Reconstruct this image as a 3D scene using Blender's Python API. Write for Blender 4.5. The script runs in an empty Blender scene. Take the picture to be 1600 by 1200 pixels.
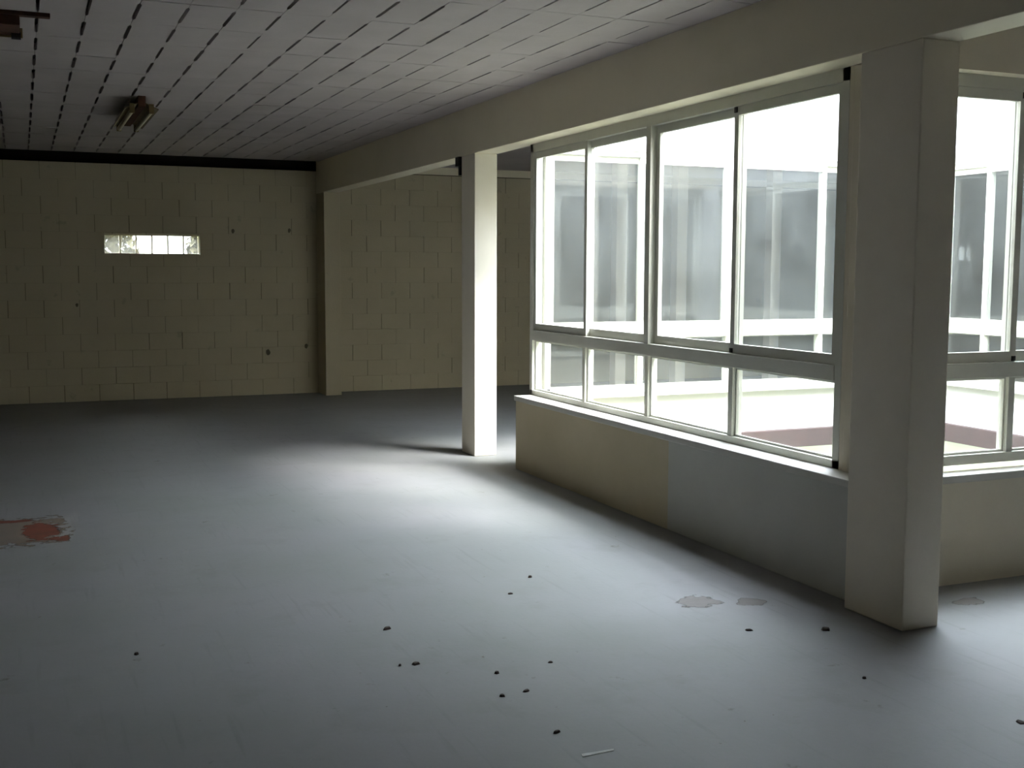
import bpy, bmesh, math, random
from mathutils import Vector, Matrix
random.seed(7)
scene = bpy.context.scene
C = scene.collection

# ------------------------------------------------------------------ camera, sky, sun, exposure
def setup_camera():
    f, yaw, pitch, roll = 1807.14, math.radians(22.959), math.radians(5.547), math.radians(0.1835)
    fw = Vector((math.sin(yaw)*math.cos(pitch), math.cos(yaw)*math.cos(pitch), -math.sin(pitch)))
    rt = Vector((math.cos(yaw), -math.sin(yaw), 0)); up = rt.cross(fw)
    r2 = math.cos(roll)*rt + math.sin(roll)*up
    u2 = -math.sin(roll)*rt + math.cos(roll)*up
    m = Matrix((r2, u2, -fw)).transposed().to_4x4()
    m.translation = (0, 0, 1.6)
    cd = bpy.data.cameras.new('camera'); cd.sensor_width = 36; cd.lens = 36*f/1600
    cd.clip_start = 0.05; cd.clip_end = 300
    co = bpy.data.objects.new('camera', cd); C.objects.link(co); co.matrix_world = m
    scene.camera = co
setup_camera()

world = bpy.data.worlds.new('sky'); scene.world = world; world.use_nodes = True
def setup_sky():                  # standard overcast sky: brightness rises evenly from the horizon to the zenith as (1 + 2 sin elevation) / 3
    nt = world.node_tree; N, L = nt.nodes, nt.links; bg = N['Background']
    tc = N.new('ShaderNodeTexCoord'); sx = N.new('ShaderNodeSeparateXYZ'); L.new(tc.outputs['Generated'], sx.inputs[0])
    mx = N.new('ShaderNodeMath'); mx.operation = 'MAXIMUM'; mx.inputs[1].default_value = 0.0; L.new(sx.outputs[2], mx.inputs[0])
    ma = N.new('ShaderNodeMath'); ma.operation = 'MULTIPLY_ADD'; ma.inputs[1].default_value = 2/3; ma.inputs[2].default_value = 1/3
    L.new(mx.outputs[0], ma.inputs[0])
    st = N.new('ShaderNodeMath'); st.operation = 'MULTIPLY'; st.inputs[1].default_value = SKY; L.new(ma.outputs[0], st.inputs[0])
    bg.inputs[0].default_value = (0.775, 0.865, 1.0, 1); L.new(st.outputs[0], bg.inputs[1])
SKY = 17.5
setup_sky()

sd = bpy.data.lights.new('hazy_sun', 'SUN'); sd.energy = 6.5; sd.angle = math.radians(22); sd.color = (1.0, 0.985, 0.98)
so = bpy.data.objects.new('hazy_sun', sd); C.objects.link(so)
_el, _az = math.radians(50), math.radians(45)
_d = Vector((-math.sin(_az)*math.cos(_el), math.cos(_az)*math.cos(_el), -math.sin(_el)))
so.rotation_euler = _d.to_track_quat('-Z', 'Y').to_euler(); so.location = (9, -2, 12)

vs = scene.view_settings
vs.view_transform = 'Standard'; vs.look = 'None'; vs.gamma = 1.0; vs.use_curve_mapping = False
vs.exposure = 1.43
scene.cycles.max_bounces = 14; scene.cycles.diffuse_bounces = 8; scene.cycles.glossy_bounces = 4
scene.cycles.transparent_max_bounces = 16; scene.cycles.use_denoising = True

# ------------------------------------------------------------------ helpers
def tag(o, label=None, cat=None, group=None, kind=None):
    if label: o['label'] = label
    if cat: o['category'] = cat
    if group: o['group'] = group
    if kind: o['kind'] = kind
    return o

class MB:
    """collects pieces of ONE part"""
    def __init__(s): s.bm = bmesh.new()
    def box(s, a, b, bev=0.0):
        x0, y0, z0 = [min(a[i], b[i]) for i in range(3)]; x1, y1, z1 = [max(a[i], b[i]) for i in range(3)]
        v = [s.bm.verts.new(p) for p in ((x0,y0,z0),(x1,y0,z0),(x1,y1,z0),(x0,y1,z0),(x0,y0,z1),(x1,y0,z1),(x1,y1,z1),(x0,y1,z1))]
        fs = [s.bm.faces.new([v[i] for i in q]) for q in ((3,2,1,0),(4,5,6,7),(0,1,5,4),(1,2,6,5),(2,3,7,6),(3,0,4,7))]
        if bev:
            es = list({e for f in fs for e in f.edges})
            bmesh.ops.bevel(s.bm, geom=es, offset=bev, segments=2, affect='EDGES', profile=0.6)
        return s
    def prism(s, pts, z0, z1):
        lo = [s.bm.verts.new((x, y, z0)) for x, y in pts]; hi = [s.bm.verts.new((x, y, z1)) for x, y in pts]
        n = len(pts)
        s.bm.faces.new(list(reversed(lo))); s.bm.faces.new(hi)
        for i in range(n): s.bm.faces.new((lo[i], lo[(i+1) % n], hi[(i+1) % n], hi[i]))
        return s
    def tube(s, a, b, r, n=12):
        a, b = Vector(a), Vector(b); d = b - a
        q = d.to_track_quat('Z', 'Y').to_matrix()
        ring = [q @ Vector((r*math.cos(2*math.pi*i/n), r*math.sin(2*math.pi*i/n), 0)) for i in range(n)]
        lo = [s.bm.verts.new(a+p) for p in ring]; hi = [s.bm.verts.new(b+p) for p in ring]
        s.bm.faces.new(list(reversed(lo))); s.bm.faces.new(hi)
        for i in range(n): s.bm.faces.new((lo[i], lo[(i+1) % n], hi[(i+1) % n], hi[i]))
        return s
    def mesh(s, name, m):
        bmesh.ops.recalc_face_normals(s.bm, faces=s.bm.faces)
        me = bpy.data.meshes.new(name); s.bm.to_mesh(me); s.bm.free()
        if m: me.materials.append(m)
        return me
    def build(s, name, m, parent=None):
        o = bpy.data.objects.new(name, s.mesh(name, m)); C.objects.link(o)
        if parent: o.parent = parent
        return o

def inst(name, me, parent, loc=(0,0,0), rz=0.0):
    o = bpy.data.objects.new(name, me); C.objects.link(o); o.parent = parent
    o.location = loc; o.rotation_euler = (0, 0, rz)
    return o

def empty(name, loc=(0,0,0)):
    o = bpy.data.objects.new(name, None); C.objects.link(o); o.location = loc; o.empty_display_size = 0.1
    return o

# ------------------------------------------------------------------ materials
def new_mat(name):
    m = bpy.data.materials.new(name); m.use_nodes = True
    nt = m.node_tree; b = nt.nodes['Principled BSDF']
    return m, nt, b, nt.nodes, nt.links

def noise_mix(nt, vec, scale, c0, c1, lo=0.35, hi=0.65, detail=6.0, rough=0.6):
    N, L = nt.nodes, nt.links
    n = N.new('ShaderNodeTexNoise'); n.inputs['Scale'].default_value = scale
    n.inputs['Detail'].default_value = detail; n.inputs['Roughness'].default_value = rough
    L.new(vec, n.inputs['Vector'])
    r = N.new('ShaderNodeMapRange'); r.inputs[1].default_value = lo; r.inputs[2].default_value = hi
    L.new(n.outputs['Fac'], r.inputs[0])
    mx = N.new('ShaderNodeMix'); mx.data_type = 'RGBA'
    L.new(r.outputs[0], mx.inputs['Factor'])
    for sock, c in ((mx.inputs[6], c0), (mx.inputs[7], c1)):
        if isinstance(c, tuple): sock.default_value = (*c, 1)
        else: L.new(c, sock)
    return mx.outputs[2], r.outputs[0]

def painted(name, base, dirt, rough=0.75, scale=2.2, bump=0.05, fine=60, spots=None, spec=0.3):
    m, nt, b, N, L = new_mat(name)
    g = N.new('ShaderNodeNewGeometry'); vec = g.outputs['Position']
    col, _ = noise_mix(nt, vec, scale, base, dirt, 0.35, 0.8)
    if spots:
        col, _ = noise_mix(nt, vec, 7.5, col, spots, 0.68, 0.75, 3.0, 0.5)
    L.new(col, b.inputs['Base Color']); b.inputs['Roughness'].default_value = rough
    b.inputs['Specular IOR Level'].default_value = spec
    n = N.new('ShaderNodeTexNoise'); n.inputs['Scale'].default_value = fine; n.inputs['Detail'].default_value = 4
    L.new(vec, n.inputs['Vector'])
    bp = N.new('ShaderNodeBump'); bp.inputs['Strength'].default_value = bump*4; bp.inputs['Distance'].default_value = 0.004
    L.new(n.outputs['Fac'], bp.inputs['Height']); L.new(bp.outputs[0], b.inputs['Normal'])
    return m

M = {}
M['block'] = painted('block_paint', (0.50, 0.44, 0.31), (0.44, 0.385, 0.265), 0.8, 1.3, 0.12, 45, (0.40, 0.36, 0.255))
M['mortar'] = painted('mortar', (0.16, 0.14, 0.10), (0.10, 0.09, 0.06), 0.9, 3, 0.1, 40)
M['plaster'] = painted('plaster_paint', (0.68, 0.62, 0.49), (0.62, 0.56, 0.43), 0.7, 1.6, 0.04, 70)
M['beam'] = painted('beam_paint', (0.76, 0.695, 0.545), (0.69, 0.63, 0.48), 0.75, 1.5, 0.05, 60)
M['column'] = painted('column_paint', (0.80, 0.74, 0.62), (0.73, 0.67, 0.55), 0.6, 2.5, 0.04, 70)
M['ceiling'] = painted('ceiling_tile_paint', (0.43, 0.39, 0.385), (0.36, 0.325, 0.318), 0.8, 1.8, 0.06, 50)
M['slab'] = painted('slab_joint_shade', (0.035, 0.03, 0.03), (0.02, 0.018, 0.018), 0.9)  # near-black: shade inside the open tile joints put into the slab colour
M['outer'] = painted('outer_render', (0.64, 0.635, 0.615), (0.58, 0.575, 0.55), 0.8, 1.2, 0.05, 50)
M['sill'] = painted('sill_paint', (0.56, 0.545, 0.49), (0.48, 0.465, 0.41), 0.5, 3.0, 0.03, 70)
M['alu'] = painted('white_window_frame', (0.60, 0.595, 0.52), (0.54, 0.535, 0.46), 0.38, 4.0, 0.01, 80, None, 0.5)
M['rubber'] = painted('black_rubber', (0.015, 0.014, 0.013), (0.03, 0.028, 0.025), 0.6)
M['gap_shade'] = painted('recess_shade_black', (0.012, 0.010, 0.007), (0.02, 0.016, 0.011), 0.9)  # near-black colour standing in for shade in the gap above the back wall
M['kerb'] = painted('red_brick_plinth', (0.085, 0.056, 0.051), (0.065, 0.045, 0.041), 0.85, 5, 0.1, 40)
M['ground'] = painted('courtyard_gravel', (0.17, 0.165, 0.115), (0.10, 0.125, 0.055), 0.95, 2.4, 0.2, 70)
M['lawn'] = painted('outside_ground', (0.24, 0.24, 0.13), (0.18, 0.17, 0.09), 0.95)
M['leaf'] = painted('leaf', (0.075, 0.064, 0.024), (0.045, 0.04, 0.016), 0.7)
M['rust'] = painted('rusted_steel', (0.075, 0.03, 0.015), (0.025, 0.012, 0.008), 0.85, 14, 0.2, 60)
M['aged'] = painted('yellowed_enamel', (0.17, 0.125, 0.055), (0.10, 0.07, 0.03), 0.5, 9)
M['tube'] = painted('aged_tube_glass', (0.22, 0.175, 0.085), (0.15, 0.115, 0.055), 0.35, 6)
M['chip'] = painted('dark_debris', (0.055, 0.04, 0.03), (0.03, 0.022, 0.018), 0.9, 20)
M['paper'] = painted('pale_debris', (0.55, 0.55, 0.52), (0.42, 0.42, 0.38), 0.9, 20)

def floor_material():
    m, nt, b, N, L = new_mat('painted_concrete_floor')
    g = N.new('ShaderNodeNewGeometry'); vec = g.outputs['Position']
    col, _ = noise_mix(nt, vec, 0.7, (0.260, 0.253, 0.255), (0.214, 0.222, 0.206), 0.3, 0.7)
    col, _ = noise_mix(nt, vec, 3.3, col, (0.205, 0.208, 0.195), 0.55, 0.8)
    col, _ = noise_mix(nt, vec, 6.5, col, (0.155, 0.148, 0.13), 0.65, 0.72, 8, 0.65)     # scuffs
    col, _ = noise_mix(nt, vec, 23, col, (0.13, 0.115, 0.09), 0.74, 0.78, 3, 0.5)        # specks
    # brushed streaks running along the room
    mp = N.new('ShaderNodeMapping'); mp.inputs['Scale'].default_value = (26, 1.6, 1); L.new(vec, mp.inputs[0])
    col, _ = noise_mix(nt, mp.outputs[0], 1.0, col, (0.195, 0.20, 0.19), 0.6, 0.85, 3, 0.5)
    L.new(col, b.inputs['Base Color'])
    b.inputs['Roughness'].default_value = 0.6; b.inputs['Specular IOR Level'].default_value = 0.2
    n = N.new('ShaderNodeTexNoise'); n.inputs['Scale'].default_value = 35; n.inputs['Detail'].default_value = 6
    L.new(vec, n.inputs['Vector'])
    bp = N.new('ShaderNodeBump'); bp.inputs['Strength'].default_value = 0.25; bp.inputs['Distance'].default_value = 0.003
    L.new(n.outputs['Fac'], bp.inputs['Height']); L.new(bp.outputs[0], b.inputs['Normal'])
    return m
M['floor'] = floor_material()

def low_wall_material():          # two coats of paint meeting at a straight vertical line
    m, nt, b, N, L = new_mat('low_wall_two_coats')
    g = N.new('ShaderNodeNewGeometry'); vec = g.outputs['Position']
    sx = N.new('ShaderNodeSeparateXYZ'); L.new(vec, sx.inputs[0])
    gt = N.new('ShaderNodeMath'); gt.operation = 'GREATER_THAN'; gt.inputs[1].default_value = 6.17
    L.new(sx.outputs[1], gt.inputs[0])
    a, _ = noise_mix(nt, vec, 1.7, (0.56, 0.555, 0.50), (0.50, 0.495, 0.44), 0.35, 0.8)
    y, _ = noise_mix(nt, vec, 1.7, (0.58, 0.50, 0.34), (0.50, 0.43, 0.28), 0.35, 0.8)
    mx = N.new('ShaderNodeMix'); mx.data_type = 'RGBA'
    L.new(gt.outputs[0], mx.inputs['Factor']); L.new(a, mx.inputs[6]); L.new(y, mx.inputs[7])
    L.new(mx.outputs[2], b.inputs['Base Color']); b.inputs['Roughness'].default_value = 0.75
    return m
M['lowwall'] = low_wall_material()

def glass_material(name, dust=0.07, tint=(0.95, 0.955, 0.95), dustcol=(0.62, 0.66, 0.64)):
    m, nt, b, N, L = new_mat(name); N.remove(b); out = N['Material Output']
    tr = N.new('ShaderNodeBsdfTransparent'); tr.inputs[0].default_value = (*tint, 1)
    gl = N.new('ShaderNodeBsdfGlossy'); gl.inputs['Roughness'].default_value = 0.03
    lw = N.new('ShaderNodeLayerWeight'); lw.inputs[0].default_value = 0.5           # Facing: 1 - |cos|, the same from both sides
    pw = N.new('ShaderNodeMath'); pw.operation = 'POWER'; pw.inputs[1].default_value = 5; L.new(lw.outputs['Facing'], pw.inputs[0])
    fr = N.new('ShaderNodeMath'); fr.operation = 'MULTIPLY_ADD'; fr.inputs[1].default_value = 0.96; fr.inputs[2].default_value = 0.04; L.new(pw.outputs[0], fr.inputs[0])
    m1 = N.new('ShaderNodeMixShader'); L.new(fr.outputs[0], m1.inputs[0]); L.new(tr.outputs[0], m1.inputs[1]); L.new(gl.outputs[0], m1.inputs[2])
    df = N.new('ShaderNodeBsdfDiffuse'); df.inputs[0].default_value = (*dustcol, 1)
    tl = N.new('ShaderNodeBsdfTranslucent'); tl.inputs[0].default_value = (*dustcol, 1)
    md = N.new('ShaderNodeMixShader'); md.inputs[0].default_value = 0.5; L.new(df.outputs[0], md.inputs[1]); L.new(tl.outputs[0], md.inputs[2])
    g = N.new('ShaderNodeNewGeometry')
    n = N.new('ShaderNodeTexNoise'); n.inputs['Scale'].default_value = 2.5; n.inputs['Detail'].default_value = 5
    L.new(g.outputs['Position'], n.inputs['Vector'])
    r = N.new('ShaderNodeMapRange'); r.inputs[1].default_value = 0.3; r.inputs[2].default_value = 0.75
    r.inputs[3].default_value = dust*0.5; r.inputs[4].default_value = dust*1.7
    L.new(n.outputs['Fac'], r.inputs[0])
    m2 = N.new('ShaderNodeMixShader'); L.new(r.outputs[0], m2.inputs[0]); L.new(m1.outputs[0], m2.inputs[1]); L.new(md.outputs[0], m2.inputs[2])
    L.new(m2.outputs[0], out.inputs['Surface'])
    return m
M['glass'] = glass_material('dusty_window_glass', 0.02)
M['glass_far'] = glass_material('grimy_window_glass', 0.04)
M['gblock'] = glass_material('glass_block', 0.05, (0.95, 0.95, 0.90), (0.80, 0.78, 0.70))

def stain_material(name, c0, c1, square, edge):        # thin residue with a ragged, broken edge
    m, nt, b, N, L = new_mat(name); out = N['Material Output']
    tc = N.new('ShaderNodeTexCoord'); g = N.new('ShaderNodeNewGeometry')
    col, _ = noise_mix(nt, g.outputs['Position'], 9, c0, c1, 0.35, 0.7)
    L.new(col, b.inputs['Base Color']); b.inputs['Roughness'].default_value = 0.95
    sx = N.new('ShaderNodeSeparateXYZ'); L.new(tc.outputs['Generated'], sx.inputs[0])
    ab = []
    for k in (0, 1):
        q = N.new('ShaderNodeMath'); q.operation = 'MULTIPLY_ADD'; q.inputs[1].default_value = 2; q.inputs[2].default_value = -1; L.new(sx.outputs[k], q.inputs[0])
        a = N.new('ShaderNodeMath'); a.operation = 'ABSOLUTE'; L.new(q.outputs[0], a.inputs[0]); ab.append(a)
    if square:
        r = N.new('ShaderNodeMath'); r.operation = 'MAXIMUM'; L.new(ab[0].outputs[0], r.inputs[0]); L.new(ab[1].outputs[0], r.inputs[1]); rad = r.outputs[0]
    else:
        cb = N.new('ShaderNodeCombineXYZ'); L.new(ab[0].outputs[0], cb.inputs[0]); L.new(ab[1].outputs[0], cb.inputs[1])
        r = N.new('ShaderNodeVectorMath'); r.operation = 'LENGTH'; L.new(cb.outputs[0], r.inputs[0]); rad = r.outputs['Value']
    n = N.new('ShaderNodeTexNoise'); n.inputs['Scale'].default_value = 14; n.inputs['Detail'].default_value = 6; L.new(g.outputs['Position'], n.inputs['Vector'])
    ad = N.new('ShaderNodeMath'); ad.operation = 'MULTIPLY_ADD'; ad.inputs[1].default_value = 1.3; L.new(n.outputs['Fac'], ad.inputs[0]); L.new(rad, ad.inputs[2])
    mr = N.new('ShaderNodeMapRange'); mr.inputs[1].default_value = 1.42; mr.inputs[2].default_value = 1.42-edge; L.new(ad.outputs[0], mr.inputs[0])
    L.new(mr.outputs[0], b.inputs['Alpha'])
    return m
M['stain'] = stain_material('rust_red_stain', (0.185, 0.042, 0.018), (0.12, 0.04, 0.02), False, 0.10)
M['stain_pale'] = stain_material('brown_stain', (0.185, 0.145, 0.11), (0.165, 0.14, 0.11), True, 0.08)

# ------------------------------------------------------------------ the room
XW, CW = 3.582, 0.207          # beam line: face, width
ZC, ZB = 3.0, 2.60             # tile ceiling, beam underside
YB = 15.0                      # back wall face
ROOF = 3.95  # roof edge out of view, raised to cut sky light reaching the near floor

floor = MB().box((-4.2, -4.2, -0.15), (4.0, 15.3, 0)).box((4.0, -4.2, -0.15), (13, 4.65, 0)).box((4.0, 8.45, -0.15), (13, 15.3, 0)).box((7.85, 4.65, -0.15), (13, 8.45, 0)).build('floor', M['floor'])
tag(floor, 'grey-green painted concrete floor of the empty hall', 'floor', None, 'structure')

# ceiling: dark slab over the hall, with clay tiles hung below it
ceiling = (MB().box((-4.2, -4.2, ZC+0.05), (3.88, 15.4, ROOF-0.01)).box((3.88, -4.2, ZC+0.05), (13, 4.70, ROOF-0.01))
           .box((3.88, 8.44, ZC+0.05), (13, 15.4, ROOF-0.01)).box((7.87, 4.70, ZC+0.05), (13, 8.44, ROOF-0.01)).build('ceiling', M['slab']))
tag(ceiling, 'pale tiled ceiling with dark dashed joints between the tiles', 'ceiling', None, 'structure')

TX, TY, X0, Y0 = 0.2475, 0.60, 0.136, 6.44     # tile pitch; one joint passes through (X0, Y0)
def tile_points(gl, gr, w=TX, l=TY):
    hx, hy = w/2, l/2 - 0.0019
    a, c = hy*0.72, hy*0.63
    e = 0.0012
    return [(hx-e, -hy), (hx-e, -a), (hx-gr, -c), (hx-gr, c), (hx-e, a), (hx-e, hy), (-hx+e, hy), (-hx+e, a), (-hx+gl, c), (-hx+gl, -c), (-hx+e, -a), (-hx+e, -hy)]
gaps = [0.0115, 0.009, 0.0065, 0.0045]
tile_mesh = {}
for i, a in enumerate(gaps):
    for j, b_ in enumerate(gaps):
        tile_mesh[i, j] = MB().prism(tile_points(a, b_), 0, 0.045).mesh('ceiling_tile', M['ceiling'])
i0, i1 = -3, 13
for i in range(i0, i1+1):
    for j in range(-2, 15):
        xc = X0 + (i+0.5)*TX; yc = Y0 + (j+0.5)*TY
        if yc + TY/2 > 15.25 or xc + TX/2 > XW+0.05: continue
        wide = 0 if i < 5 else (1 if i < 9 else 2)
        k1 = min(3, max(0, wide + random.choice((0, 0, 1, 1, -1)))); k2 = min(3, max(0, wide + random.choice((0, 0, 1, 1, -1))))
        t = inst('ceiling_tile', tile_mesh[k1, k2], ceiling, (xc, yc, ZC + random.uniform(-0.0012, 0.0012)))
        loose = 3.0 if random.random() < 0.10 else 1.0
        t.rotation_euler = (loose*random.uniform(-0.002, 0.002), loose*random.uniform(-0.005, 0.005), random.uniform(-0.003, 0.003))
# the tiles beyond the picture, joined
rest = MB()
for i in range(-17, 14):
    for j in range(-17, 15):
        if i >= i0 and j >= -2: continue
        xc = X0 + (i+0.5)*TX; yc = Y0 + (j+0.5)*TY
        if xc - TX/2 < -4.1 or xc + TX/2 > XW+0.05: continue
        rest.prism([(xc+x, yc+y) for x, y in tile_points(0.007, 0.007)], ZC, ZC+0.045)
r = rest.build('ceiling_tile_field', M['ceiling'], ceiling); r['kind'] = 'stuff'
# plain soffit boards over the other wings
MB().box((XW+CW, 8.62, ZC), (13, 15.25, ZC+0.045)).build('soffit', M['ceiling'], ceiling)
MB().box((XW+CW, -4.1, ZC), (13, 4.45, ZC+0.045)).build('soffit', M['ceiling'], ceiling)
MB().box((8.02, 4.45, ZC), (13, 8.62, ZC+0.045)).build('soffit', M['ceiling'], ceiling)

# outer walls out of view
for nm, a, b_, lab in (('wall_left', (-4.4, -4.4, -0.15), (-4.2, 15.4, ROOF), 'plain painted wall on the left of the hall'),
                       ('wall_rear', (-4.4, -4.6, -0.15), (13.2, -4.4+0.2, ROOF), 'plain painted wall behind the viewer'),
                       ('wall_right', (13, -4.4, -0.15), (13.2, 15.4, ROOF), 'plain painted wall at the far right wing')):
    tag(MB().box(a, b_).build(nm, M['plaster']), lab, 'wall', None, 'structure')

# back wall: mortar core with painted concrete blocks, a row of glass blocks in it
HX0, HX1, HZ0, HZ1 = 0.955, 2.090, 1.80, 2.04
RH, NR, BL = 0.2064, 14, 0.40
TOP = RH*NR
core = MB()
yc0, yc1 = YB+0.012, YB+0.20
core.box((-4.2, yc0, -0.15), (13, yc1, HZ0)).box((-4.2, yc0, HZ0), (HX0, yc1, HZ1)).box((HX1, yc0, HZ0), (13, yc1, HZ1)).box((-4.2, yc0, HZ1), (13, yc1, TOP))
core.box((XW+0.1, yc0, TOP), (13, yc1, ROOF))
wall_back = core.build('wall_back', M['mortar'])
tag(wall_back, 'painted concrete block wall at the far end of the hall', 'wall', None, 'structure')
MB().box((-4.2, YB+0.17, TOP), (XW+0.1, YB+0.20, ROOF)).build('gap_shade_board', M['gap_shade'], wall_back)  # board added behind the open gap, its shade painted on as near-black
MB().box((XW+CW, YB+0.004, TOP+0.012), (13, YB+0.012, ZC+0.05)).build('ring_beam', M['beam'], wall_back)
bcache = {}
def block(x0, x1, z0, z1):
    w, h = x1-x0, z1-z0
    if w < 0.03 or h < 0.02: return
    key = (round(w, 3), round(h, 3))
    if key not in bcache:
        bcache[key] = MB().box((-w/2, 0, -h/2), (w/2, 0.03, h/2), 0.003).mesh('concrete_block', M['block'])
    o = inst('concrete_block', bcache[key], wall_back, ((x0+x1)/2, YB + random.uniform(-0.0015, 0.0045), (z0+z1)/2))
    o.rotation_euler = (random.uniform(-0.006, 0.006), 0, random.uniform(-0.004, 0.004))
for span in ((-0.75, XW), (XW+CW, 6.95)):
    for k in range(NR):
        z0, z1 = k*RH+0.0004, (k+1)*RH-0.0004
        x = -0.75 - (0.2 if k % 2 else 0.0)
        while x < span[1]:
            g = random.choice((0.002, 0.003, 0.005, 0.008))
            a, b_ = max(x+g/2, span[0]), min(x+BL-g/2, span[1]); x += BL
            if b_ <= a: continue
            if z1 > HZ0 and z0 < HZ1 and b_ > HX0 and a < HX1:
                if z0 < HZ0-0.01 or z1 > HZ1+0.01:
                    zz = (z0, HZ0) if z0 < HZ0-0.01 else (HZ1, z1)
                    block(max(a, HX0), min(b_, HX1), *zz)
                    if a < HX0: block(a, HX0-0.0005, z0, z1)
                    if b_ > HX1: block(HX1+0.0005, b_, z0, z1)
                    continue
                if a < HX0: block(a, HX0-0.001, z0, z1)
                if b_ > HX1: block(HX1+0.001, b_, z0, z1)
                continue
            block(a, b_, z0, z1)
# far stretches of the wall nobody can pick apart from here
MB().box((-4.2, YB+0.001, 0), (-0.752, YB+0.014, TOP)).box((6.952, YB+0.001, 0), (13, YB+0.014, TOP)).build('plain_face', M['block'], wall_back)

for hx, hz, hr in ((2.92, 0.55, 0.035), (2.50, 2.10, 0.028), (3.22, 2.12, 0.026), (3.42, 0.62, 0.03), (0.62, 1.18, 0.022)):
    h = MB().prism([(hr*math.cos(a)*random.uniform(0.6, 0.9), hr*math.sin(a)*random.uniform(0.9, 1.3)) for a in [k*math.pi/5 for k in range(10)]], 0, 0.002).build('chipped_spot', M['mortar'], wall_back)
    h.location = (hx, YB-0.004, hz); h.rotation_euler = (math.pi/2, 0, 0)
win5 = empty('window_5', ((HX0+HX1)/2, YB+0.1, HZ0))
tag(win5, 'small strip of glass blocks high in the far block wall', 'window', None, 'structure')
def child_of(o, parent):        # keep world coordinates of a part built in place
    o.parent = parent; o.matrix_parent_inverse = Matrix.Translation(-Vector(parent.location)); return o
gw = (HX1-HX0)/6
gm = MB().box((-gw/2+0.007, -0.04, 0.012), (gw/2-0.007, 0.04, HZ1-HZ0-0.012), 0.008).mesh('glass_block', M['gblock'])
for k in range(6):
    inst('glass_block', gm, win5, (HX0+(k+0.5)*gw-win5.location.x, 0.0, 0))
jm = MB()
for k in range(7):
    xx = HX0 + k*gw; jm.box((xx-0.007, YB+0.065, HZ0), (xx+0.007, YB+0.135, HZ1))
jm.box((HX0, YB+0.065, HZ0), (HX1, YB+0.135, HZ0+0.012)).box((HX0, YB+0.065, HZ1-0.012), (HX1, YB+0.135, HZ1))
child_of(jm.build('joint_grid', M['block']), win5)

# ------------------------------------------------------------------ beam and columns
beam = MB().box((XW, -4.2, ZB), (XW+CW, YB+0.01, ZC+0.06), 0.006).build('ceiling_beam', M['beam'])
tag(beam, 'long plastered beam running under the ceiling above the windows to the far wall', 'beam')
ncol = MB().box((XW, 3.969, 0), (XW+CW, 4.367, ZB), 0.008).build('concrete_column', M['column'])
tag(ncol, 'large nearest square column at the corner between the two window walls', 'column')
fcol = MB().box((XW, 9.284, 0), (XW+CW, 9.60, ZB), 0.008).build('concrete_column', M['column'])
tag(fcol, 'slim free-standing column with a brightly lit face past the window wall', 'column')
pil = MB().box((XW, 14.60, 0), (XW+CW, YB+0.01, ZB), 0.006).build('wall_pilaster', M['block'])
tag(pil, 'shallow pilaster under the beam end against the block wall', 'pilaster')

for px, lab in ((6.43, 'leftmost of three slender posts seen dimly behind the far courtyard window'), (7.24, 'middle one of three slender posts seen dimly behind the far courtyard window'),
                (8.58, 'rightmost of three slender posts seen dimly behind the far courtyard window')):
    pp = empty('slender_post', (px, 12.0, 0)); tag(pp, lab, 'post', 'posts behind the far courtyard window')
    MB().box((-0.07, -0.07, 0.012), (0.07, 0.07, ZC), 0.008).build('shaft', M['column'], pp)
    MB().box((-0.11, -0.11, 0.0), (0.11, 0.11, 0.012), 0.003).build('base_plate', M['rust'], pp)

# ------------------------------------------------------------------ courtyard walls (low wall + header + corner posts) with openings
GX, GY2, GY3, GX4 = 3.80, 4.62, 8.47, 7.90     # glass planes
ZS, ZH = 0.60, 2.58
# left (seen from the hall)
w = MB().box((3.672, 4.36, 0), (3.90, 8.585, 0.575)).build('wall_courtyard_left', M['lowwall'])
tag(w, 'low wall under the big window with a seam between beige and grey paint', 'wall', None, 'structure')
MB().box((3.79, 4.36, ZB), (3.90, 8.585, ROOF)).build('header', M['outer'], w)
MB().box((3.74, 4.36, 0.575), (3.90, 4.61, ZB), 0.01).box((3.757, 4.60, 0.575), (3.90, 4.662, ZB)).build('corner_post', M['plaster'], w)
MB().box((3.795, 8.49, 0.575), (3.90, 8.585, ZB)).build('corner_post', M['outer'], w)
# front (right of the near column)
w = MB().box((3.80, 4.49, 0), (8.0, 4.72, 0.535)).build('wall_courtyard_front', M['plaster'])
tag(w, 'low wall under the window right of the nearest column', 'wall', None, 'structure')
MB().box((3.80, 4.49, ZH+0.02), (8.0, 4.72, ROOF)).build('header', M['plaster'], w)
# far side
w = MB().box((3.90, 8.42, -0.1), (8.0, 8.60, 0.575)).build('wall_courtyard_back', M['outer'])
tag(w, 'white outer wall on the far side of the courtyard', 'wall', None, 'structure')
MB().box((3.90, 8.42, ZH), (8.0, 8.60, ROOF)).build('header', M['outer'], w)
# right side
w = MB().box((7.85, 4.72, -0.1), (8.05, 8.42, 0.575)).build('wall_courtyard_right', M['outer'])
tag(w, 'white outer wall on the right side of the courtyard', 'wall', None, 'structure')
MB().box((7.85, 4.72, ZH), (8.05, 8.42, ROOF)).build('header', M['outer'], w)

MB().box((7.78, 8.42, 0.575), (8.0, 8.60, ZH)).box((7.85, 4.60, 0.575), (8.05, 4.80, ZH)).box((7.70, 4.50, 0.535), (7.86, 4.72, ZH+0.02)).build('corner_post', M['outer'], w)

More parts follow.
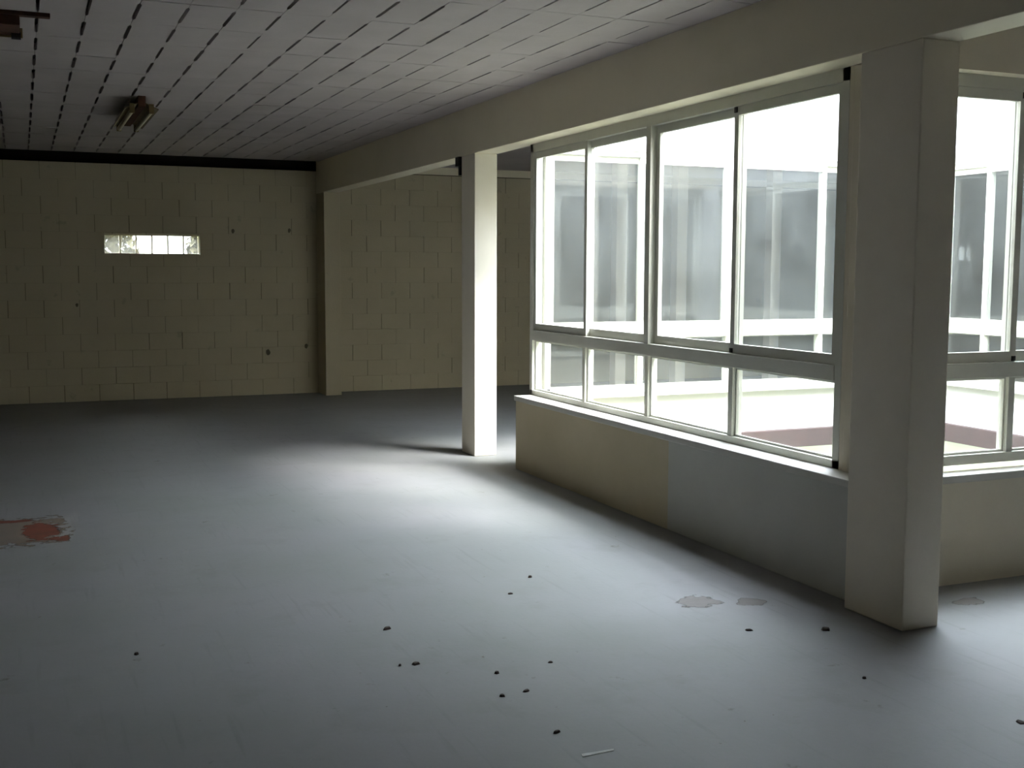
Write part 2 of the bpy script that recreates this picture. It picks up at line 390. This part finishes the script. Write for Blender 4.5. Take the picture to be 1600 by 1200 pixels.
# ------------------------------------------------------------------ windows
def window(name, org, udir, ndir, us, label, glass, sill_z, sill_out, thick=(2,)):
    """us: positions of the jambs and mullions along udir; ndir points into the room"""
    U, Nn = Vector(udir), Vector(ndir); o = Vector(org)
    root = empty(name, o); tag(root, label, 'window', None, 'structure')
    def bx(mb, u0, u1, n0, n1, z0, z1, bev=0.0):
        a = U*u0 + Nn*n0; b_ = U*u1 + Nn*n1
        return mb.box((a.x, a.y, z0), (b_.x, b_.y, z1), bev)
    def put(mb, nm, m, par=None):
        p = mb.build(nm, m, par or root); return p
    z0, z1, zt0, zt1 = ZS+0.015, ZB, 1.055, 1.135
    ua, ub = us[0], us[-1]
    f = MB(); w_ = 0.05
    bx(f, ua-w_, ub+w_, -0.035, 0.045, z0-0.01, z0+0.04); bx(f, ua-w_, ub+w_, -0.035, 0.045, z1-0.065, z1)
    bx(f, ua-w_, ua, -0.035, 0.045, z0, z1); bx(f, ub, ub+w_, -0.035, 0.045, z0, z1)
    put(f, 'outer_frame', M['alu'])
    t = MB(); bx(t, ua, ub, -0.035, 0.05, zt0, zt1, 0.004); put(t, 'transom', M['alu'])
    for k, u in enumerate(us[1:-1], 1):
        hw = 0.022
        m_ = MB(); bx(m_, u-hw, u+hw, -0.03, 0.04, z0+0.04, zt0, 0.003); put(m_, 'mullion', M['alu'])
        if k in thick:
            m_ = MB(); bx(m_, u-0.03, u+0.03, -0.035, 0.048, zt1, z1-0.065, 0.004); put(m_, 'mullion', M['alu'])
    n = len(us)-1
    for k in range(n):
        a, b_ = us[k], us[k+1]
        ta = 0.022 if k else 0.0; tb = 0.022 if k < n-1 else 0.0
        g = MB(); bx(g, a+ta, b_-tb, -0.003, 0.003, z0+0.04, zt0); put(g, 'glass_pane', glass)
        # glazing bead round the lower pane
        g = MB()
        bx(g, a+ta, b_-tb, 0.004, 0.018, z0+0.04, z0+0.052); bx(g, a+ta, b_-tb, 0.004, 0.018, zt0-0.012, zt0)
        bx(g, a+ta, a+ta+0.012, 0.004, 0.018, z0+0.052, zt0-0.012); bx(g, b_-tb-0.012, b_-tb, 0.004, 0.018, z0+0.052, zt0-0.012)
        put(g, 'glazing_bead', M['alu'])
        # sliding sash, on the inner or the outer track
        off = 0.020 if k in (0, 3) else -0.012
        sa = a + (0.03 if k in thick else (-0.022 if k else 0.0)); sb = b_ - (0.03 if (k+1) in thick else (-0.022 if k < n-1 else 0.0))
        s0, s1, st = zt1, z1-0.065, 0.042
        s = MB()
        bx(s, sa, sb, off-0.014, off+0.014, s0, s0+0.055); bx(s, sa, sb, off-0.014, off+0.014, s1-0.05, s1)
        bx(s, sa, sa+st, off-0.014, off+0.014, s0+0.055, s1-0.05); bx(s, sb-st, sb, off-0.014, off+0.014, s0+0.055, s1-0.05)
        so_ = put(s, 'sash', M['alu'])
        g = MB(); bx(g, sa+st, sb-st, off-0.003, off+0.003, s0+0.055, s1-0.05); put(g, 'glass_pane', glass, so_)
        c = MB()
        if (k+1) not in thick and k < n-1:
            bx(c, sb-0.03, sb-0.004, off+0.013, off+0.02, s1-0.035, s1-0.004); bx(c, sb-0.03, sb-0.004, off+0.013, off+0.02, s0+0.004, s0+0.03)
            put(c, 'end_cap', M['rubber'], so_)
        else: c.bm.free()
    s = MB(); bx(s, ua-sill_out[2], ub+sill_out[3], sill_out[0], sill_out[1], sill_z, sill_z+0.04, 0.006); put(s, 'window_sill', M['sill'])
    return root
window('window_1', (GX, 4.66, 0), (0, 1, 0), (-1, 0, 0), [0.045, 0.98, 1.96, 2.88, 3.79], 'big white framed sliding window overlooking the courtyard, left of the nearest column', M['glass'], 0.575, (0.03, 0.20, 0.335, 0.01))
window('window_2', (3.86, GY2, 0), (1, 0, 0), (0, -1, 0), [0.05, 0.955, 1.90, 2.85, 3.80], 'white framed window at the right edge behind the nearest column', M['glass'], 0.535, (0.03, 0.155, 0.05, 0.05))
window('window_3', (3.86, GY3, 0), (1, 0, 0), (0, 1, 0), [0.05, 0.88, 1.74, 2.71, 3.86], 'white framed window on the far side of the courtyard', M['glass_far'], 0.575, (-0.11, -0.03, 0.0, 0.05))
window('window_4', (GX4, 4.80, 0), (0, 1, 0), (1, 0, 0), [0.05, 1.10, 2.05, 3.05, 3.55], 'white framed window on the right side of the courtyard', M['glass_far'], 0.575, (-0.11, -0.03, 0.05, 0.05))

# ------------------------------------------------------------------ courtyard and outside
g = MB().box((3.90, 4.72, -0.15), (7.85, 8.42, 0.06)).build('courtyard_ground', M['ground'])
tag(g, 'pale gravel ground of the small courtyard', 'ground', None, 'structure')
for k, (a, b_, lab) in enumerate((((3.95, 8.37, 0.055), (7.85, 8.425, 0.22), 'reddish plinth along the far courtyard wall'),
                                  ((7.80, 4.72, 0.055), (7.855, 8.37, 0.22), 'reddish plinth along the right courtyard wall'),
                                  ((3.895, 4.75, 0.055), (3.95, 8.37, 0.22), 'reddish plinth under the big window outside')), 1):
    tag(MB().box(a, b_, 0.006).build('trim_%d' % k, M['kerb']), lab, 'plinth', None, 'structure')
g = MB().box((-30, 15.4, -0.25), (40, 60, -0.12)).build('outside_ground', M['lawn'])
tag(g, 'dry ground outside behind the far block wall', 'ground', None, 'structure')

def shrub(x, y, h, rad, n, label, seed):
    rnd = random.Random(seed)
    root = empty('shrub', (x, y, -0.12)); tag(root, label, 'shrub', 'shrubs outside the far wall')
    mb = MB()
    for k in range(5):
        a = rnd.uniform(0, 6.28); mb.tube((0.05*math.cos(a), 0.05*math.sin(a), 0), (rad*0.5*math.cos(a), rad*0.5*math.sin(a), h*0.7), 0.015, 6)
    mb.build('stem', M['rust'], root)
    lf = MB()
    for k in range(n):
        th, ph = rnd.uniform(0, 6.28), math.acos(rnd.uniform(-1, 1)); rr = rad*rnd.uniform(0.3, 1)**0.5
        c = Vector((rr*math.sin(ph)*math.cos(th), rr*math.sin(ph)*math.sin(th), h*0.62 + h*0.42*math.cos(ph)*rnd.uniform(0.5, 1)))
        q = Matrix.Rotation(rnd.uniform(0, 6.28), 3, 'Z') @ Matrix.Rotation(rnd.uniform(-1.2, 1.2), 3, 'X')
        l = rnd.uniform(0.06, 0.11)
        vs_ = [lf.bm.verts.new(c + q @ Vector(p)) for p in ((0, -l, 0), (l*0.45, 0, 0.012), (0, l, 0), (-l*0.45, 0, 0.012))]
        lf.bm.faces.new(vs_)
    lf.build('foliage', M['leaf'], root)
shrub(1.12, 16.6, 2.6, 0.42, 1500, 'leafy shrub seen through the left end of the glass block strip', 3)
shrub(2.42, 16.6, 2.6, 0.34, 1300, 'leafy shrub seen through the right end of the glass block strip', 5)

# ------------------------------------------------------------------ things in the hall
# yellowed twin-tube light
L0 = Vector((0.95, 10.6, ZC))
lt = empty('ceiling_light', L0); tag(lt, 'yellowed twin-tube batten light hanging under the tiled ceiling', 'ceiling light')
MB().box((-0.03, -0.70, -0.085), (0.03, 0.70, 0.0), 0.004).build('housing', M['rust'], lt)
for s in (-1, 1):
    rf = MB()
    for a, b_ in (((0.03, -0.06), (0.13, -0.105)),):
        for z in (0,):
            v = [rf.bm.verts.new(p) for p in ((s*a[0], -0.69, a[1]), (s*b_[0], -0.69, b_[1]), (s*b_[0], 0.69, b_[1]), (s*a[0], 0.69, a[1]),
                                              (s*a[0], -0.69, a[1]+0.006), (s*b_[0], -0.69, b_[1]+0.006), (s*b_[0], 0.69, b_[1]+0.006), (s*a[0], 0.69, a[1]+0.006))]
            for q in ((3,2,1,0),(4,5,6,7),(0,1,5,4),(1,2,6,5),(2,3,7,6),(3,0,4,7)): rf.bm.faces.new([v[i] for i in q])
    rf.build('reflector', M['aged'], lt)
    MB().tube((s*0.075, -0.66, -0.115), (s*0.075, 0.66, -0.115), 0.019, 14).build('tube', M['tube'], lt)
    for e in (-1, 1):
        MB().box((s*0.075-0.02, e*0.67-0.015, -0.137), (s*0.075+0.02, e*0.67+0.015, -0.06), 0.004).build('lamp_holder', M['aged'], lt)

# rusted remains of another light at the picture's upper left corner
rl = empty('ceiling_light', (0.0, 7.0, ZC)); tag(rl, 'rusted broken light fitting on the ceiling at the upper left corner', 'ceiling light')
MB().box((-0.95, -0.03, -0.022), (0.20, 0.03, 0.0), 0.003).build('mounting_rail', M['rust'], rl)
MB().box((-0.95, -0.02, -0.075), (0.045, 0.30, -0.02), 0.006).build('housing', M['rust'], rl)
MB().box((-0.95, 0.30, -0.085), (0.06, 0.315, -0.03), 0.003).build('side_plate', M['aged'], rl)
MB().tube((0.0, 0.24, -0.085), (0.05, 0.24, -0.085), 0.022, 10).build('lamp_holder', M['rubber'], rl)

# dark bracket behind the slim column
br = empty('wall_bracket', (XW+0.03, 9.62, 2.44)); tag(br, 'small dark bracket under the beam beside the slim column', 'bracket')
MB().box((-0.05, 0, 0.08), (0.02, 0.09, 0.16), 0.004).build('bracket_plate', M['rubber'], br)
MB().box((-0.035, 0.01, 0.0), (-0.005, 0.05, 0.08), 0.003).build('bracket_hook', M['rubber'], br)

def blob(name, x, y, pts, m, parent=None, z=0.001):      # a film of residue on the floor
    mb = MB(); mb.bm.faces.new([mb.bm.verts.new((a, b_, 0)) for a, b_ in pts])
    o = mb.build(name, m, parent); o.location = (x, y, z); return o
def outline(rx, ry, n, rnd, jag=0.25):
    return [(rx*math.cos(2*math.pi*i/n)*(1+rnd.uniform(-jag, jag)), ry*math.sin(2*math.pi*i/n)*(1+rnd.uniform(-jag, jag))) for i in range(n)]
rnd = random.Random(11)
st = blob('floor_stain', -0.05, 7.6, [(-0.45, -0.50), (0.26, -0.48), (0.33, 0.10), (0.34, 0.47), (-0.45, 0.50)], M['stain_pale'])
tag(st, 'brownish patch with a rust red blotch on the floor at the left edge', 'stain')
blob('red_blotch', 0.11, -0.02, outline(0.15, 0.33, 22, rnd, 0.05), M['stain'], st, 0.001)
blob('red_blotch', 0.22, -0.28, outline(0.075, 0.10, 14, rnd, 0.05), M['stain'], st, 0.001)
blob('red_blotch', -0.06, 0.33, outline(0.20, 0.06, 14, rnd, 0.05), M['stain'], st, 0.001)

M['scuff'] = stain_material('worn_paint', (0.205, 0.19, 0.175), (0.18, 0.165, 0.15), False, 0.12)
for x, y, a, b_, lab in ((2.99, 4.72, 0.15, 0.12, 'larger worn patch in the floor paint left of the nearest column'), (3.22, 4.62, 0.10, 0.08, 'smaller worn patch in the floor paint close to the low wall'),
                         (4.22, 4.22, 0.12, 0.07, 'worn patch in the floor paint right of the nearest column')):
    tag(blob('floor_scuff', x, y, outline(a, b_, 18, rnd, 0.05), M['scuff']), lab, 'scuff mark')
debris = [(1.463, 4.881, .045, .02, 'long dark flake on the open floor left of the light patch'), (1.435, 4.386, .03, .024, 'dark crumb, the larger of a pair on the open floor'),
          (1.37, 4.396, .012, .012, 'tiny dark crumb, the smaller of a pair on the open floor'), (1.625, 3.92, .02, .016, 'dark crumb at the lower left of a group of three on the near floor'),
          (1.73, 3.935, .03, .012, 'flat dark flake at the right of a group of three on the near floor'), (1.70, 4.16, .017, .014, 'small dark crumb above a flake on the near floor'),
          (3.283, 4.122, .034, .026, 'dark lump of debris on the floor left of the nearest column'), (2.957, 4.246, .03, .022, 'grey brown lump on the pale floor further left of the nearest column'),
          (1.954, 4.197, .02, .014, 'faint dark flake near the middle of the floor'), (1.667, 3.526, .03, .01, 'thin dark sliver on the floor near the bottom edge'),
          (3.24, 2.974, .03, .03, 'dark crumb at the right edge of the near floor'), (0.392, 4.945, .02, .014, 'lone dark crumb on the shadowed floor at left'),
          (2.195, 5.197, .022, .016, 'dark crumb in the bright floor patch'), (2.414, 5.448, .02, .014, 'smaller dark crumb higher in the bright floor patch'),
          (3.024, 3.552, .016, .012, 'tiny crumb on the dim floor before the nearest column')]
for x, y, a, b_, lab in debris:
    o = MB().prism(outline(a*0.55, b_*0.7, 9, rnd, 0.3), 0, rnd.uniform(0.004, 0.01)).build('floor_crumb', M['chip']); o.location = (x, y, 0); o.rotation_euler.z = rnd.uniform(-0.5, 0.5)
    for v in o.data.vertices:
        if v.co.z > 0.001: v.co.x *= 0.7; v.co.y *= 0.7
    tag(o, lab, 'debris', 'crumbs on the floor')
o = MB().prism([(-0.06, -0.012), (0.06, -0.006), (0.065, 0.006), (-0.055, 0.01)], 0, 0.002).build('paper_scrap', M['paper']); o.location = (1.72, 3.32, 0)
tag(o, 'pale thin scrap lying on the floor at the bottom edge', 'scrap')
